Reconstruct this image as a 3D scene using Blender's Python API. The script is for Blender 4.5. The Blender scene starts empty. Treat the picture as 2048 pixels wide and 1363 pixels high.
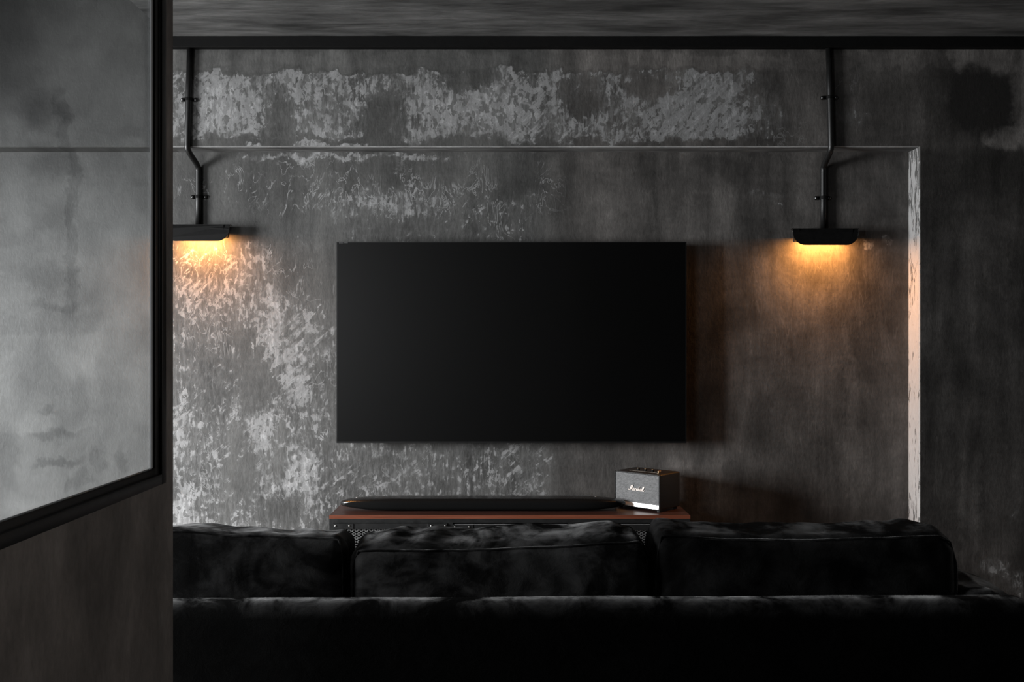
import bpy, bmesh, math, random
from mathutils import Vector, Matrix, noise as mnoise
random.seed(7)
S = bpy.context.scene
COL = S.collection

# ------------------------------------------------------------------ camera
F = 1908.0                       # focal length in pixels of a 2048 px wide frame
EYE = 1.21
VPX, VPY = 1010.0, 690.0         # vanishing point of the straight-on view
cd = bpy.data.cameras.new('camera')
cam = bpy.data.objects.new('camera', cd)
COL.objects.link(cam)
cam.location = (0, 0, EYE)
cam.rotation_euler = (math.pi/2, 0, 0)
cd.sensor_width = 36.0
cd.lens = 36.0*F/2048.0
cd.shift_x = (1024.0-VPX)/2048.0
cd.shift_y = -(681.5-VPY)/2048.0
cd.clip_start = 0.05
S.camera = cam

# ------------------------------------------------------------------ light
S.view_settings.view_transform = 'Standard'
S.view_settings.look = 'None'
S.view_settings.exposure = 0.0
S.view_settings.gamma = 1.0
S.view_settings.use_curve_mapping = False
W = bpy.data.worlds.new('world'); S.world = W
W.use_nodes = True
W.node_tree.nodes['Background'].inputs[0].default_value = (0.75, 0.85, 1.0, 1)
W.node_tree.nodes['Background'].inputs[1].default_value = 0.05

def area(name, loc, direction, sx, sy, power, color, spread=180):
    l = bpy.data.lights.new(name, 'AREA'); l.shape = 'RECTANGLE'
    l.size = sx; l.size_y = sy; l.energy = power; l.color = color
    l.spread = math.radians(spread)
    o = bpy.data.objects.new(name, l); COL.objects.link(o)
    o.location = loc
    o.rotation_euler = Vector(direction).to_track_quat('-Z', 'Y').to_euler()
    return o
# daylight entering through the window of the left outer wall
area('daylight_window', (-4.12, 2.0, 1.30), (1, 0.45, -0.36), 1.25, 1.2, 148, (0.97, 0.985, 1.0), 105)
# added fill at the rear left, softening the shade beside the television
area('rear_fill', (-2.9, -1.62, 1.6), (0.72, 1, -0.12), 1.2, 1.1, 50, (0.97, 0.985, 1.0))
# added fill at the right wall, lifting the partition face
area('right_fill', (3.30, 3.0, 1.25), (-1, -0.40, -0.10), 0.7, 0.9, 2.6, (1.0, 0.96, 0.92), 80)

# ------------------------------------------------------------------ node helpers
class NT:
    def __init__(s, name):
        s.m = bpy.data.materials.new(name); s.m.use_nodes = True
        s.clamp = True; s.t = s.m.node_tree; s.n = s.t.nodes; s.n.clear()
        s.out = s.n.new('ShaderNodeOutputMaterial')
    def put(s, sock, v):
        if isinstance(v, bpy.types.NodeSocket): s.t.links.new(v, sock)
        elif v is not None:
            try: sock.default_value = v
            except Exception: sock.default_value = (v[0], v[1], v[2], 1.0)
    def M(s, op, a, b=None, c=None, clamp=False):
        n = s.n.new('ShaderNodeMath'); n.operation = op; n.use_clamp = clamp
        s.put(n.inputs[0], a)
        if b is not None: s.put(n.inputs[1], b)
        if c is not None: s.put(n.inputs[2], c)
        return n.outputs[0]
    def add(s, a, b): return s.M('ADD', a, b)
    def sub(s, a, b): return s.M('SUBTRACT', a, b)
    def mul(s, a, b): return s.M('MULTIPLY', a, b)
    def mad(s, a, b, c): return s.M('MULTIPLY_ADD', a, b, c)
    def step(s, v, lo, hi, a=0.0, b=1.0):
        n = s.n.new('ShaderNodeMapRange'); n.interpolation_type = 'SMOOTHSTEP'; n.clamp = False
        s.put(n.inputs[0], v)
        for i, q in enumerate((lo, hi, a, b)): s.put(n.inputs[i+1], q)
        return n.outputs[0]
    def lin(s, v, lo, hi, a=0.0, b=1.0):
        n = s.n.new('ShaderNodeMapRange'); n.clamp = s.clamp; s.put(n.inputs[0], v)
        for i, q in enumerate((lo, hi, a, b)): s.put(n.inputs[i+1], q)
        return n.outputs[0]
    def xyz(s, x, y, z):
        n = s.n.new('ShaderNodeCombineXYZ')
        for i, q in enumerate((x, y, z)): s.put(n.inputs[i], q)
        return n.outputs[0]
    def sep(s, v):
        n = s.n.new('ShaderNodeSeparateXYZ'); s.put(n.inputs[0], v); return n.outputs
    def grey(s, v):
        n = s.n.new('ShaderNodeCombineColor')
        for i in range(3): s.put(n.inputs[i], v)
        return n.outputs[0]
    def sepc(s, v):
        n = s.n.new('ShaderNodeSeparateColor'); s.put(n.inputs[0], v); return n.outputs
    def coord(s, which='Object'):
        return s.n.new('ShaderNodeTexCoord').outputs[which]
    def noise(s, vec, scale, detail=4, rough=0.55, dist=0.0, color=False):
        n = s.n.new('ShaderNodeTexNoise')
        s.put(n.inputs['Vector'], vec); n.inputs['Scale'].default_value = scale
        n.inputs['Detail'].default_value = detail; n.inputs['Roughness'].default_value = rough
        n.inputs['Distortion'].default_value = dist
        return n.outputs['Color'] if color else n.outputs[0]
    def voro(s, vec, scale, feature='F1'):
        n = s.n.new('ShaderNodeTexVoronoi'); n.feature = feature
        s.put(n.inputs['Vector'], vec); n.inputs['Scale'].default_value = scale
        return n.outputs[0]
    def mixc(s, f, a, b, blend='MIX'):
        n = s.n.new('ShaderNodeMix'); n.data_type = 'RGBA'; n.blend_type = blend
        s.put(n.inputs[0], f); s.put(n.inputs[6], a if isinstance(a, bpy.types.NodeSocket) else (*a, 1))
        s.put(n.inputs[7], b if isinstance(b, bpy.types.NodeSocket) else (*b, 1))
        return n.outputs[2]
    def bump(s, h, strength, dist):
        n = s.n.new('ShaderNodeBump'); n.inputs['Strength'].default_value = strength
        n.inputs['Distance'].default_value = dist; s.put(n.inputs['Height'], h)
        return n.outputs[0]
    def bsdf(s, color, rough=0.5, metal=0.0, normal=None, spec=0.5, **kw):
        b = s.n.new('ShaderNodeBsdfPrincipled')
        s.put(b.inputs['Base Color'], color if isinstance(color, bpy.types.NodeSocket) else (*color, 1))
        s.put(b.inputs['Roughness'], rough); s.put(b.inputs['Metallic'], metal)
        s.put(b.inputs['Specular IOR Level'], spec)
        if normal is not None: s.put(b.inputs['Normal'], normal)
        for k, v in kw.items(): s.put(b.inputs[k.replace('_', ' ')], v)
        s.t.links.new(b.outputs[0], s.out.inputs[0])
        return b

def simple(name, color, rough=0.5, metal=0.0, var=0.15, nscale=40, bump=0.0, spec=0.5, **kw):
    t = NT(name); c = t.coord()
    n = t.noise(c, nscale, 4)
    f = t.lin(n, 0.3, 0.7, 1-var, 1+var)
    col = t.mixc(1.0, color, t.grey(f), 'MULTIPLY')
    nor = t.bump(n, bump, 0.002) if bump else None
    t.bsdf(col, t.lin(n, 0.3, 0.7, rough*0.92, rough*1.08), metal, nor, spec, **kw)
    return t.m

# ------------------------------------------------------------------ wall concrete
OD, RD = 3.85, 3.95              # depth of the outer wall face and of the recess face
def wx(px, d=RD): return (px-VPX)*d/F
def wz(py, d=RD): return EYE-(py-VPY)*d/F
PX = RD/F                        # metres per photo pixel on the wall

def concrete_back():
    t = NT('worn_dark_concrete'); t.clamp = False
    pos = t.coord(); x, y, z = t.sep(pos)
    warp = t.noise(pos, 9.0, 4, 0.6, color=True)
    wa = t.sepc(warp)
    wxs = t.mad(t.sub(wa[0], 0.5), 0.16, x)
    wzs = t.mad(t.sub(wa[2], 0.5), 0.16, z)
    warp2 = t.sepc(t.noise(pos, 40.0, 3, 0.6, color=True))
    wxs = t.mad(t.sub(warp2[0], 0.5), 0.035, wxs)
    wzs = t.mad(t.sub(warp2[2], 0.5), 0.035, wzs)
    def rect(*a): return lambda: _rect(*a)       # built only when used, so few values are alive at once
    def blob(*a): return lambda: _blob(*a)
    def _rect(x0, x1, y0, y1, sx=0.05, sy=0.05, d=RD, raw=False):
        X, Z = (x, z) if raw else (wxs, wzs)
        a = t.step(X, wx(x0, d)-sx, wx(x0, d)+sx)
        b = t.step(X, wx(x1, d)-sx, wx(x1, d)+sx, 1.0, 0.0)
        c = t.step(Z, wz(y1, d)-sy, wz(y1, d)+sy)
        e = t.step(Z, wz(y0, d)-sy, wz(y0, d)+sy, 1.0, 0.0)
        return t.mul(t.mul(a, b), t.mul(c, e))
    def _blob(px, py, rx, ry, soft=0.5, d=RD):
        dx = t.mul(t.sub(wxs, wx(px, d)), 1.0/(rx*d/F))
        dz = t.mul(t.sub(wzs, wz(py, d)), 1.0/(ry*d/F))
        r = t.M('SQRT', t.mad(dx, dx, t.mul(dz, dz)))
        return t.step(r, 1.0-soft, 1.0+soft, 1.0, 0.0)
    smooth = t.step(x, wx(1050), wx(1180))
    def acc(terms, start):
        v = start
        for m, w in terms: v = t.mad(m(), w, v)
        return v
    # --- how much pale skim coat is left on each stretch of the wall
    dens = acc([
        (rect(300, 1500, 142, 286, 0.10, 0.012, OD), 1.12),
        (rect(1330, 1620, 150, 286, 0.10, 0.03, OD), 0.35),
        (rect(330, 672, 585, 1100, 0.08, 0.10), 0.92),
        (rect(320, 640, 480, 600, 0.08, 0.08), 0.72),
        (rect(672, 1112, 880, 1100, 0.05, 0.05), 0.85),
        (rect(680, 1112, 380, 500, 0.10, 0.06), 0.66),
        (rect(440, 900, 300, 420, 0.12, 0.03), 0.45),
        (rect(500, 900, 302, 316, 0.12, 0.010), 0.9),
        (blob(650, 455, 60, 50), 0.35), (blob(500, 520, 40, 40), 0.25),
        (rect(572, 630, 900, 985, 0.03, 0.03), 0.62), (blob(548, 650, 20, 70), 0.6),
        (blob(372, 1025, 20, 45), 0.8), (blob(515, 860, 22, 50), 0.55),
        (blob(360, 850, 16, 60), 0.55), (blob(590, 740, 30, 60), 0.45),
        (blob(510, 760, 40, 60), -0.3), (blob(560, 1020, 50, 30), -0.25),
        (blob(480, 940, 30, 70), -0.35), (blob(610, 560, 60, 45), -0.4),
        (blob(450, 700, 70, 40), -0.3), (blob(420, 780, 60, 30), -0.2),
        (blob(760, 240, 45, 55, 0.5, OD), -0.7), (blob(560, 245, 35, 55, 0.5, OD), -0.5),
        (blob(1160, 190, 35, 45, 0.5, OD), -0.6), (blob(930, 160, 60, 22, 0.5, OD), -0.7),
        (blob(1300, 170, 60, 22, 0.5, OD), -0.8), (blob(430, 215, 60, 55, 0.5, OD), 0.4),
        (blob(990, 220, 70, 45, 0.5, OD), 0.45), (blob(870, 210, 40, 50, 0.5, OD), 0.3),
        (rect(300, 1700, 276, 292, 0.1, 0.01, OD), -0.55),
        (blob(1532, 390, 40, 10), 0.8), (blob(1545, 412, 30, 8), 0.6),
        (blob(1730, 488, 14, 14), 1.0), (blob(1770, 480, 16, 12), 1.0),
        (blob(1700, 235, 40, 20, 0.5, OD), 0.7), (blob(1540, 235, 30, 45, 0.5, OD), 0.5),
        (blob(1985, 1132, 26, 24, 0.5, OD), 0.95), (blob(2040, 1165, 34, 26, 0.5, OD), 1.0), (blob(2030, 1000, 14, 50, 0.5, OD), 0.5),
        (rect(-400, 312, -100, 1200, 0.02, 0.05, RD, True), -1.5),
    ], -1.0)
    # ragged dabs and scrapes
    va = t.xyz(t.mul(x, 1.25), 0.0, z)
    n1 = t.noise(va, 31.0, 5, 0.64, 0.5)
    vs = t.xyz(t.mul(x, 2.8), 3.0, t.mul(z, 0.7))
    n2 = t.noise(vs, 20.0, 6, 0.70, 0.7)
    n3 = t.noise(t.xyz(t.mul(x, 1.2), 6.0, z), 8.5, 4, 0.55, 0.4)
    ax_, bx_ = t.mad(z, 0.9, x), t.mad(x, -0.9, z)                 # strokes pulled along a diagonal
    n4 = t.noise(t.xyz(t.mul(ax_, 0.55), 15.0, t.mul(bx_, 3.0)), 12.0, 5, 0.66, 0.6)
    n5 = t.noise(t.xyz(t.mul(x, 5.0), 17.0, t.mul(z, 0.5)), 12.0, 5, 0.68, 0.3)
    pick = t.noise(pos, 3.2, 2)
    n2 = t.add(t.mul(n2, t.step(pick, 0.60, 0.52)), t.mul(n4, t.step(pick, 0.52, 0.60)))
    n2 = t.add(t.mul(n2, t.step(pick, 0.40, 0.46)), t.mul(n5, t.step(pick, 0.46, 0.40)))
    nn = t.add(t.mad(n1, 0.40, t.mul(n2, 0.34)), t.mul(n3, 0.26))
    field = t.mad(dens, 0.17, t.sub(nn, 0.505))
    fuzz = t.lin(t.noise(pos, 6.0, 2), 0.40, 0.62, 0.012, 0.060)
    fuzz = t.M('MAXIMUM', fuzz, 0.008)
    skim = t.step(field, t.mul(fuzz, -0.4), fuzz)
    dab = t.noise(t.xyz(t.mul(x, 1.5), 33.0, z), 27.0, 3, 0.55, 0.4)
    dab = t.step(t.mad(t.noise(pos, 4.0, 2), 0.22, dab), 0.655, 0.685)
    skim = t.mul(skim, t.mad(dab, -0.85, 1.0))
    halo = t.step(field, -0.11, 0.06)
    grain = t.noise(t.xyz(x, 1.0, z), 150.0, 3, 0.7)
    grit = t.noise(t.xyz(t.mul(x, 2.0), 2.0, t.mul(z, 0.6)), 70.0, 4, 0.7)
    # pale veins left by the trowel
    vn = t.noise(t.xyz(t.mul(x, 1.7), 7.0, t.mul(z, 0.9)), 7.5, 4, 0.6, 1.2)
    ridge = t.M('ABSOLUTE', t.sub(vn, 0.5))
    vein = t.step(ridge, 0.004, 0.016, 1.0, 0.0)
    vmask = t.mul(vein, t.step(t.noise(pos, 5.0, 3), 0.47, 0.60))
    vreg = acc([(rect(330, 1115, 310, 500, 0.06, 0.03), 0.75), (rect(330, 672, 480, 1080, 0.05, 0.05), 0.55),
                (rect(672, 1112, 880, 1080), 0.5), (rect(1350, 1720, 150, 290, 0.08, 0.03, OD), 0.35)], 0.0)
    vein = t.mul(vmask, vreg)
    # soft clouds and run-down streaks of the trowelled coat
    cl = t.noise(t.xyz(t.mul(x, 1.3), 5.0, z), 2.6, 6, 0.6, 0.4)
    st = t.noise(t.xyz(t.mul(x, 3.2), 9.0, t.mul(z, 0.38)), 4.2, 6, 0.6, 0.3)
    hz = t.noise(t.xyz(t.mul(x, 0.5), 11.0, t.mul(z, 4.5)), 6.0, 5, 0.65)
    tone = t.mul(t.lin(cl, 0.32, 0.68, 0.62, 1.40), t.lin(st, 0.32, 0.68, t.mad(smooth, 0.18, 0.66), t.mad(smooth, -0.2, 1.36)))
    tone = t.mul(tone, t.lin(grit, 0.3, 0.7, 0.76, 1.24))
    tone = t.mul(tone, t.lin(hz, 0.3, 0.7, 0.90, 1.10))
    # stains and patches with a place of their own, and a few tones offsetting light
    tint = acc([
        (rect(1905, 2400, 60, 140, 0.02, 0.03, OD), 2.0), (blob(2065, 200, 40, 90, 0.3, OD), 2.4),
        (blob(2010, 275, 45, 26, 0.30, OD), 2.4),
        (blob(1960, 445, 70, 45, 0.6, OD), 0.6), (blob(1995, 530, 24, 40, 0.4, OD), 0.8),
        (blob(1935, 500, 45, 30, 0.6, OD), 0.25), (blob(1990, 700, 50, 60, 0.6, OD), 0.25),
        (rect(1840, 1900, 520, 1100, 0.015, 0.05, OD), 0.25), (rect(1920, 1960, 900, 1150, 0.008, 0.05, OD), 0.35),
        (blob(2000, 620, 60, 40, 0.6, OD), 0.4),
        (rect(320, 1900, 100, 138, 0.15, 0.012, OD), 0.45),
        (rect(1118, 1480, 310, 480, 0.015, 0.05), -0.08),
        (rect(1090, 1116, 320, 480, 0.03, 0.04), 0.30),
        (rect(1114, 1260, 860, 1100, 0.015, 0.05), -0.10),
        (blob(1405, 985, 60, 60, 0.7), 1.5), (blob(1430, 910, 20, 40, 0.7), 0.30),  # pale patch, lightened further to cancel the speaker's shadow
        (blob(1500, 760, 40, 60, 0.8), 0.30), (blob(1700, 900, 14, 150, 0.6), 0.35),
        (blob(1700, 700, 10, 120, 0.6), 0.25), (blob(1625, 870, 40, 90, 0.7), -0.25),
        (blob(1480, 640, 25, 150, 0.7), -0.15), (blob(1760, 620, 30, 120, 0.7), -0.15),
        # the stretch beyond the glazed screen
        (rect(-400, 310, -100, 1200, 0.02, 0.05, RD, True), 1.20),
        (rect(-100, 190, 664, 860, 0.03, 0.012), 0.45), (rect(205, 310, 430, 660, 0.015, 0.05), 0.30),
    ], 1.0)
    beyond = rect(-400, 312, -100, 1200, 0.02, 0.05, RD, True)()
    stain_shade = acc([
        (rect(132, 158, 195, 640, 0.010, 0.05), -0.25),
        (blob(110, 235, 45, 26, 0.7), -0.32), (blob(110, 330, 48, 28, 0.7), -0.32),
        (blob(112, 440, 50, 38, 0.7), -0.36), (blob(105, 555, 48, 26, 0.7), -0.32),
        (blob(115, 605, 55, 10, 0.6), -0.28), (blob(110, 870, 40, 13, 0.5), -0.36),
        (blob(118, 922, 44, 9, 0.5), -0.40), (blob(90, 822, 15, 9, 0.5), -0.35),
        (blob(15, 905, 22, 60, 0.5), -0.25), (blob(160, 795, 18, 40, 0.6), -0.22),
        (blob(20, 60, 110, 160, 0.7), -0.45), (rect(-100, 320, -200, 330, 0.05, 0.25), -0.22), (blob(60, 200, 60, 40, 0.6), -0.15),
        (blob(195, 925, 14, 22, 0.5), -0.28), (blob(242, 925, 12, 26, 0.5), -0.30),
        (blob(165, 955, 12, 22, 0.5), -0.28), (blob(145, 970, 10, 18, 0.5), -0.28),
        (blob(275, 275, 40, 10, 0.7), -0.20), (blob(285, 360, 25, 14, 0.7), -0.18),
        (blob(1965, 205, 70, 72, 0.22, OD), -0.36), (blob(1885, 180, 50, 80, 0.5, OD), -0.25),
        (rect(1840, 2400, 310, 430, 0.06, 0.08, OD), -0.15), (rect(1842, 2600, 298, 1500, 0.004, 0.02, OD, True), -0.46), (rect(1860, 2600, -100, 298, 0.10, 0.02, OD, True), -0.32),  # right wall face darkened as a whole to offset the rear fill light
    ], 1.0)
    calm = t.mul(t.lin(cl, 0.32, 0.68, 0.72, 1.28), t.lin(t.noise(pos, 7.0, 5, 0.6, 0.3), 0.32, 0.68, 0.86, 1.14))
    # run-down streaks and faint drips on the smoother right half
    dr = t.noise(t.xyz(t.mul(x, 2.6), 23.0, t.mul(z, 0.42)), 3.2, 7, 0.60, 0.6)
    cl2 = t.noise(t.xyz(x, 25.0, t.mul(z, 0.8)), 4.5, 6, 0.62, 0.5)
    run = t.mul(t.lin(dr, 0.34, 0.66, 0.58, 1.30), t.lin(cl2, 0.34, 0.66, 0.66, 1.20))
    tone = t.mul(tone, t.mad(t.sub(run, 1.0), smooth, 1.0))
    drip = t.step(t.M('ABSOLUTE', t.sub(t.noise(t.xyz(t.mul(x, 5.0), 29.0, t.mul(z, 0.5)), 3.5, 4, 0.6, 0.5), 0.5)), 0.0, 0.012, 1.0, 0.0)
    drip = t.mul(t.mul(drip, smooth), t.step(cl2, 0.47, 0.60))
    tone = t.mad(drip, 0.40, tone)
    tone = t.add(t.mul(tone, t.sub(1.0, beyond)), t.mul(calm, beyond))
    tone = t.M('MAXIMUM', t.mul(t.mul(tone, tint), stain_shade), 0.22)
    base = t.mixc(t.mul(smooth, 1.0), (0.052, 0.0515, 0.0495), (0.076, 0.071, 0.067))
    col = t.mixc(1.0, base, t.grey(tone), 'MULTIPLY')
    col = t.mixc(t.mul(halo, 0.30), col, (0.14, 0.14, 0.138))
    bn = t.noise(t.xyz(t.mul(x, 3.0), 13.0, t.mul(z, 0.7)), 26.0, 6, 0.72, 0.5)
    brushed = t.mul(t.step(bn, 0.44, 0.62), t.step(dens, -0.75, 0.3))
    col = t.mixc(t.mul(brushed, 0.45), col, (0.19, 0.19, 0.188))
    lt = t.mul(t.lin(n2, 0.3, 0.7, 0.80, 1.18), t.lin(grain, 0.3, 0.7, 0.90, 1.10))
    light = t.mixc(1.0, (0.235, 0.235, 0.235), t.grey(lt), 'MULTIPLY')
    pit = t.step(t.noise(t.xyz(x, 4.0, z), 85.0, 4, 0.7), 0.58, 0.66)
    sk = t.mul(skim, t.mul(t.mad(pit, -0.50, 0.97), t.lin(t.noise(t.xyz(t.mul(x, 1.6), 21.0, t.mul(z, 0.7)), 13.0, 5, 0.65), 0.36, 0.60, 0.55, 1.0)))
    col = t.mixc(sk, col, light)
    bright = t.mul(t.mul(t.step(field, 0.075, 0.12), t.step(bn, 0.42, 0.58)), t.mad(dab, -1.0, 1.0))
    col = t.mixc(t.mul(bright, 0.85), col, (0.34, 0.34, 0.34))
    col = t.mixc(vein, col, (0.25, 0.25, 0.25))
    h = t.add(t.mul(n1, 1.6), t.add(t.mul(grit, 0.6), t.mul(grain, 0.25)))       # kept light: the bump node evaluates this three times
    nor = t.bump(h, 0.35, 0.0022)
    t.bsdf(col, t.lin(grit, 0.3, 0.7, 0.50, 0.68), 0.0, nor, 0.35)
    return t.m

def painted_reveal():
    t = NT('flaking_white_paint')
    pos = t.coord(); x, y, z = t.sep(pos)
    n = t.noise(t.xyz(x, t.mul(y, 3.2), t.mul(z, 0.55)), 26.0, 5, 0.65, 0.3)
    big = t.noise(t.xyz(x, y, t.mul(z, 0.5)), 5.0, 3)
    chip = t.step(t.mad(big, 0.35, t.mul(n, 0.85)), t.lin(z, 0.9, 1.9, 0.665, 0.60), t.lin(z, 0.9, 1.9, 0.695, 0.63))
    g = t.noise(t.xyz(x, t.mul(y, 4.0), t.mul(z, 0.6)), 60.0, 4, 0.7)
    lt = t.lin(g, 0.3, 0.7, 0.85, 1.1)
    c = t.mixc(chip, t.mixc(1.0, (0.40, 0.395, 0.39), t.grey(lt), 'MULTIPLY'), (0.10, 0.098, 0.095))
    t.bsdf(c, 0.6, 0.0, t.bump(t.mad(chip, -1.0, t.mul(g, 0.3)), 0.4, 0.002), 0.3)
    return t.m

def concrete_plain(name, base, axis, contrast=1.0, stretch=(1.0, 1.0), rough=0.62):
    t = NT(name); pos = t.coord(); s = t.sep(pos)
    u, v = s[axis[0]], s[axis[1]]
    vec = t.xyz(t.mul(u, stretch[0]), 0.3, t.mul(v, stretch[1]))
    a = t.noise(vec, 2.4, 7, 0.62, 0.5)
    b = t.noise(vec, 9.0, 6, 0.66, 0.4)
    g = t.noise(vec, 70.0, 4, 0.7)
    k = contrast
    f = t.mul(t.lin(a, 0.32, 0.68, 1-0.45*k, 1+0.5*k), t.lin(b, 0.32, 0.68, 1-0.25*k, 1+0.3*k))
    f = t.mul(f, t.lin(g, 0.3, 0.7, 0.88, 1.12))
    f = t.M('MAXIMUM', f, 0.2)
    c = t.mixc(1.0, base, t.grey(f), 'MULTIPLY')
    t.bsdf(c, rough, 0.0, t.bump(t.mad(b, 1.0, t.mul(g, 0.4)), 0.3, 0.003), 0.35)
    return t.m

M = {}
M['wall'] = concrete_back()
M['soffit_face'] = concrete_plain('soffit_bounce_grey', (0.13, 0.13, 0.128), (0, 1), 1.5, (0.8, 4.0))  # soffit colour raised to imitate bounced light
M['soffit'] = concrete_plain('chamfer_highlight_pale', (0.24, 0.24, 0.238), (0, 1), 0.9, (0.8, 4.0))  # paler chamfer colour paints the highlight along the beam's lower edge
M['reveal'] = painted_reveal()
M['partition'] = concrete_plain('brown_concrete_skim', (0.17, 0.150, 0.138), (1, 2), 1.0, (1.6, 0.7))
M['ceiling'] = concrete_plain('streaked_ceiling_concrete', (0.105, 0.105, 0.103), (0, 1), 1.5, (0.55, 3.0))
M['floor'] = concrete_plain('pale_floor_concrete', (0.42, 0.42, 0.41), (0, 1), 0.8)
M['side'] = concrete_plain('grey_side_concrete', (0.07, 0.07, 0.068), (1, 2), 1.0)
M['rear'] = concrete_plain('grey_rear_concrete', (0.07, 0.07, 0.068), (0, 2), 1.0)
M['black_steel'] = simple('black_powder_steel', (0.0045, 0.0045, 0.0045), 0.6, 0.0, 0.2, 60, 0.0, 0.12)
M['frame_steel'] = simple('black_frame_steel', (0.006, 0.006, 0.006), 0.42, 0.0, 0.2, 30)
M['shade_in'] = simple('white_enamel_inside', (0.6, 0.58, 0.54), 0.5, 0.0, 0.05, 20)
M['screw'] = simple('dark_screw_steel', (0.10, 0.10, 0.10), 0.3, 1.0, 0.2, 200)
M['bolt'] = simple('bright_bolt_steel', (0.55, 0.54, 0.52), 0.3, 1.0, 0.1, 200)
M['mesh_steel'] = simple('bare_mesh_steel', (0.42, 0.42, 0.42), 0.42, 0.8, 0.15, 120)
M['console_steel'] = simple('black_console_steel', (0.010, 0.010, 0.010), 0.42, 0.0, 0.25, 50)
M['tv_frame'] = simple('black_bezel', (0.004, 0.004, 0.004), 0.4, 0.0, 0.1, 30)
M['tv_mark'] = simple('grey_print', (0.10, 0.10, 0.10), 0.5, 0.0, 0.1, 100)
M['bar_shell'] = simple('gloss_black_plastic', (0.005, 0.005, 0.005), 0.27, 0.0, 0.1, 40)
M['bar_cloth'] = simple('black_speaker_cloth', (0.0025, 0.0025, 0.0025), 0.9, 0.0, 0.3, 600, 0.2, 0.1)
M['white_print'] = simple('white_print', (0.6, 0.6, 0.6), 0.4, 0.0, 0.05, 100)
M['grey_print'] = simple('dim_print', (0.06, 0.06, 0.06), 0.4, 0.0, 0.05, 100)
M['vinyl'] = simple('black_textured_vinyl', (0.009, 0.009, 0.009), 0.5, 0.0, 0.3, 500, 0.5)
M['brass'] = simple('brass', (0.85, 0.58, 0.32), 0.25, 1.0, 0.08, 100)
M['steel_strip'] = simple('brushed_pale_metal', (0.80, 0.79, 0.78), 0.5, 1.0, 0.05, 80)
M['logo'] = simple('pale_script_metal', (0.82, 0.74, 0.68), 0.4, 0.0, 0.03, 100)
M['rubber'] = simple('black_rubber', (0.01, 0.01, 0.01), 0.8, 0.0, 0.2, 100)

def screen_mat():
    t = NT('dark_screen_glass'); c = t.coord()
    n = t.noise(c, 3.0, 2)
    f = t.lin(n, 0.3, 0.7, 0.0005, 0.0007)
    t.bsdf(t.grey(f), 0.375, 0.0, None, 0.27)
    return t.m
M['screen'] = screen_mat()

def wood_mat(name, c0, c1):
    t = NT(name); x, y, z = t.sep(t.coord())
    v = t.xyz(t.mul(x, 0.7), t.mul(y, 9.0), t.mul(z, 9.0))
    a = t.noise(v, 3.0, 6, 0.6, 1.0)
    b = t.noise(t.xyz(x, t.mul(y, 30.0), t.mul(z, 30.0)), 4.0, 4, 0.6)
    f = t.lin(t.mad(a, 0.6, t.mul(b, 0.4)), 0.35, 0.65)
    c = t.mixc(f, c0, c1)
    t.bsdf(c, t.lin(b, 0.3, 0.7, 0.28, 0.42), 0.0, t.bump(b, 0.15, 0.001), 0.7)
    return t.m
M['wood'] = wood_mat('reddish_walnut', (0.028, 0.011, 0.008), (0.062, 0.024, 0.017))
M['wood_edge'] = wood_mat('red_edge_band', (0.11, 0.030, 0.015), (0.20, 0.06, 0.03))

def velvet(name, lo, hi, seed, sh0, sh1, edge=None):
    t = NT(name); p = t.coord(); x, y, z = t.sep(p)
    oi = t.n.new('ShaderNodeObjectInfo'); lit_tone = t.sepc(oi.outputs['Color'])[0]      # light level of each piece, painted into its colour
    off = t.mul(oi.outputs['Random'], 7.0); seed = t.add(off, seed)
    v = t.xyz(t.add(x, seed), y, t.mul(z, 1.3))
    n = t.noise(v, 6.0, 5, 0.6, 0.8)
    n2 = t.noise(v, 16.0, 4, 0.65, 0.5)
    f = t.step(t.mad(n, 0.65, t.mul(n2, 0.35)), 0.40, 0.64)
    f = t.mul(f, lit_tone)
    if edge is not None: f = t.mul(f, t.lin(t.step(z, *edge), 0, 1, 0.06, 1.0))  # top-edge highlight of rail and arms painted into the colour
    c = t.mixc(f, (lo,)*3, (hi,)*3)
    g = t.noise(v, 300.0, 2)
    b = t.bsdf(c, 0.9, 0.0, t.bump(t.mad(n2, 2.0, t.mul(g, 0.3)), 0.25, 0.003), 0.06)
    b.inputs['Sheen Weight'].default_value = 0.35
    t.put(b.inputs['Sheen Weight'], t.lin(f, 0, 1, sh0, sh1))
    b.inputs['Sheen Roughness'].default_value = 0.45
    return t.m
M['velvet'] = velvet('black_velvet', 0.0016, 0.022, 0.0, 0.0, 0.30)
M['velvet_frame'] = velvet('black_velvet_frame', 0.0008, 0.017, 4.0, 0.0, 0.30, (0.58, 0.61))

def grille_mat():
    t = NT('salt_and_pepper_weave'); x, y, z = t.sep(t.coord())
    p = 2*math.pi/0.0042
    a = t.M('SINE', t.mul(t.add(x, z), p)); b = t.M('SINE', t.mul(t.sub(x, t.mul(z, 1.6)), p*0.8))
    w = t.mad(a, 0.5, t.mul(b, 0.35))
    n = t.noise(t.xyz(t.mul(x, 0.4), y, z), 220.0, 3, 0.7)
    f = t.step(t.mad(n, 0.9, t.mul(w, 0.7)), 0.0, 0.95)
    c = t.mixc(f, (0.03, 0.031, 0.032), (0.235, 0.238, 0.24))
    t.bsdf(c, 0.75, 0.0, t.bump(w, 0.4, 0.0008), 0.2)
    return t.m
M['grille'] = grille_mat()

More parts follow.
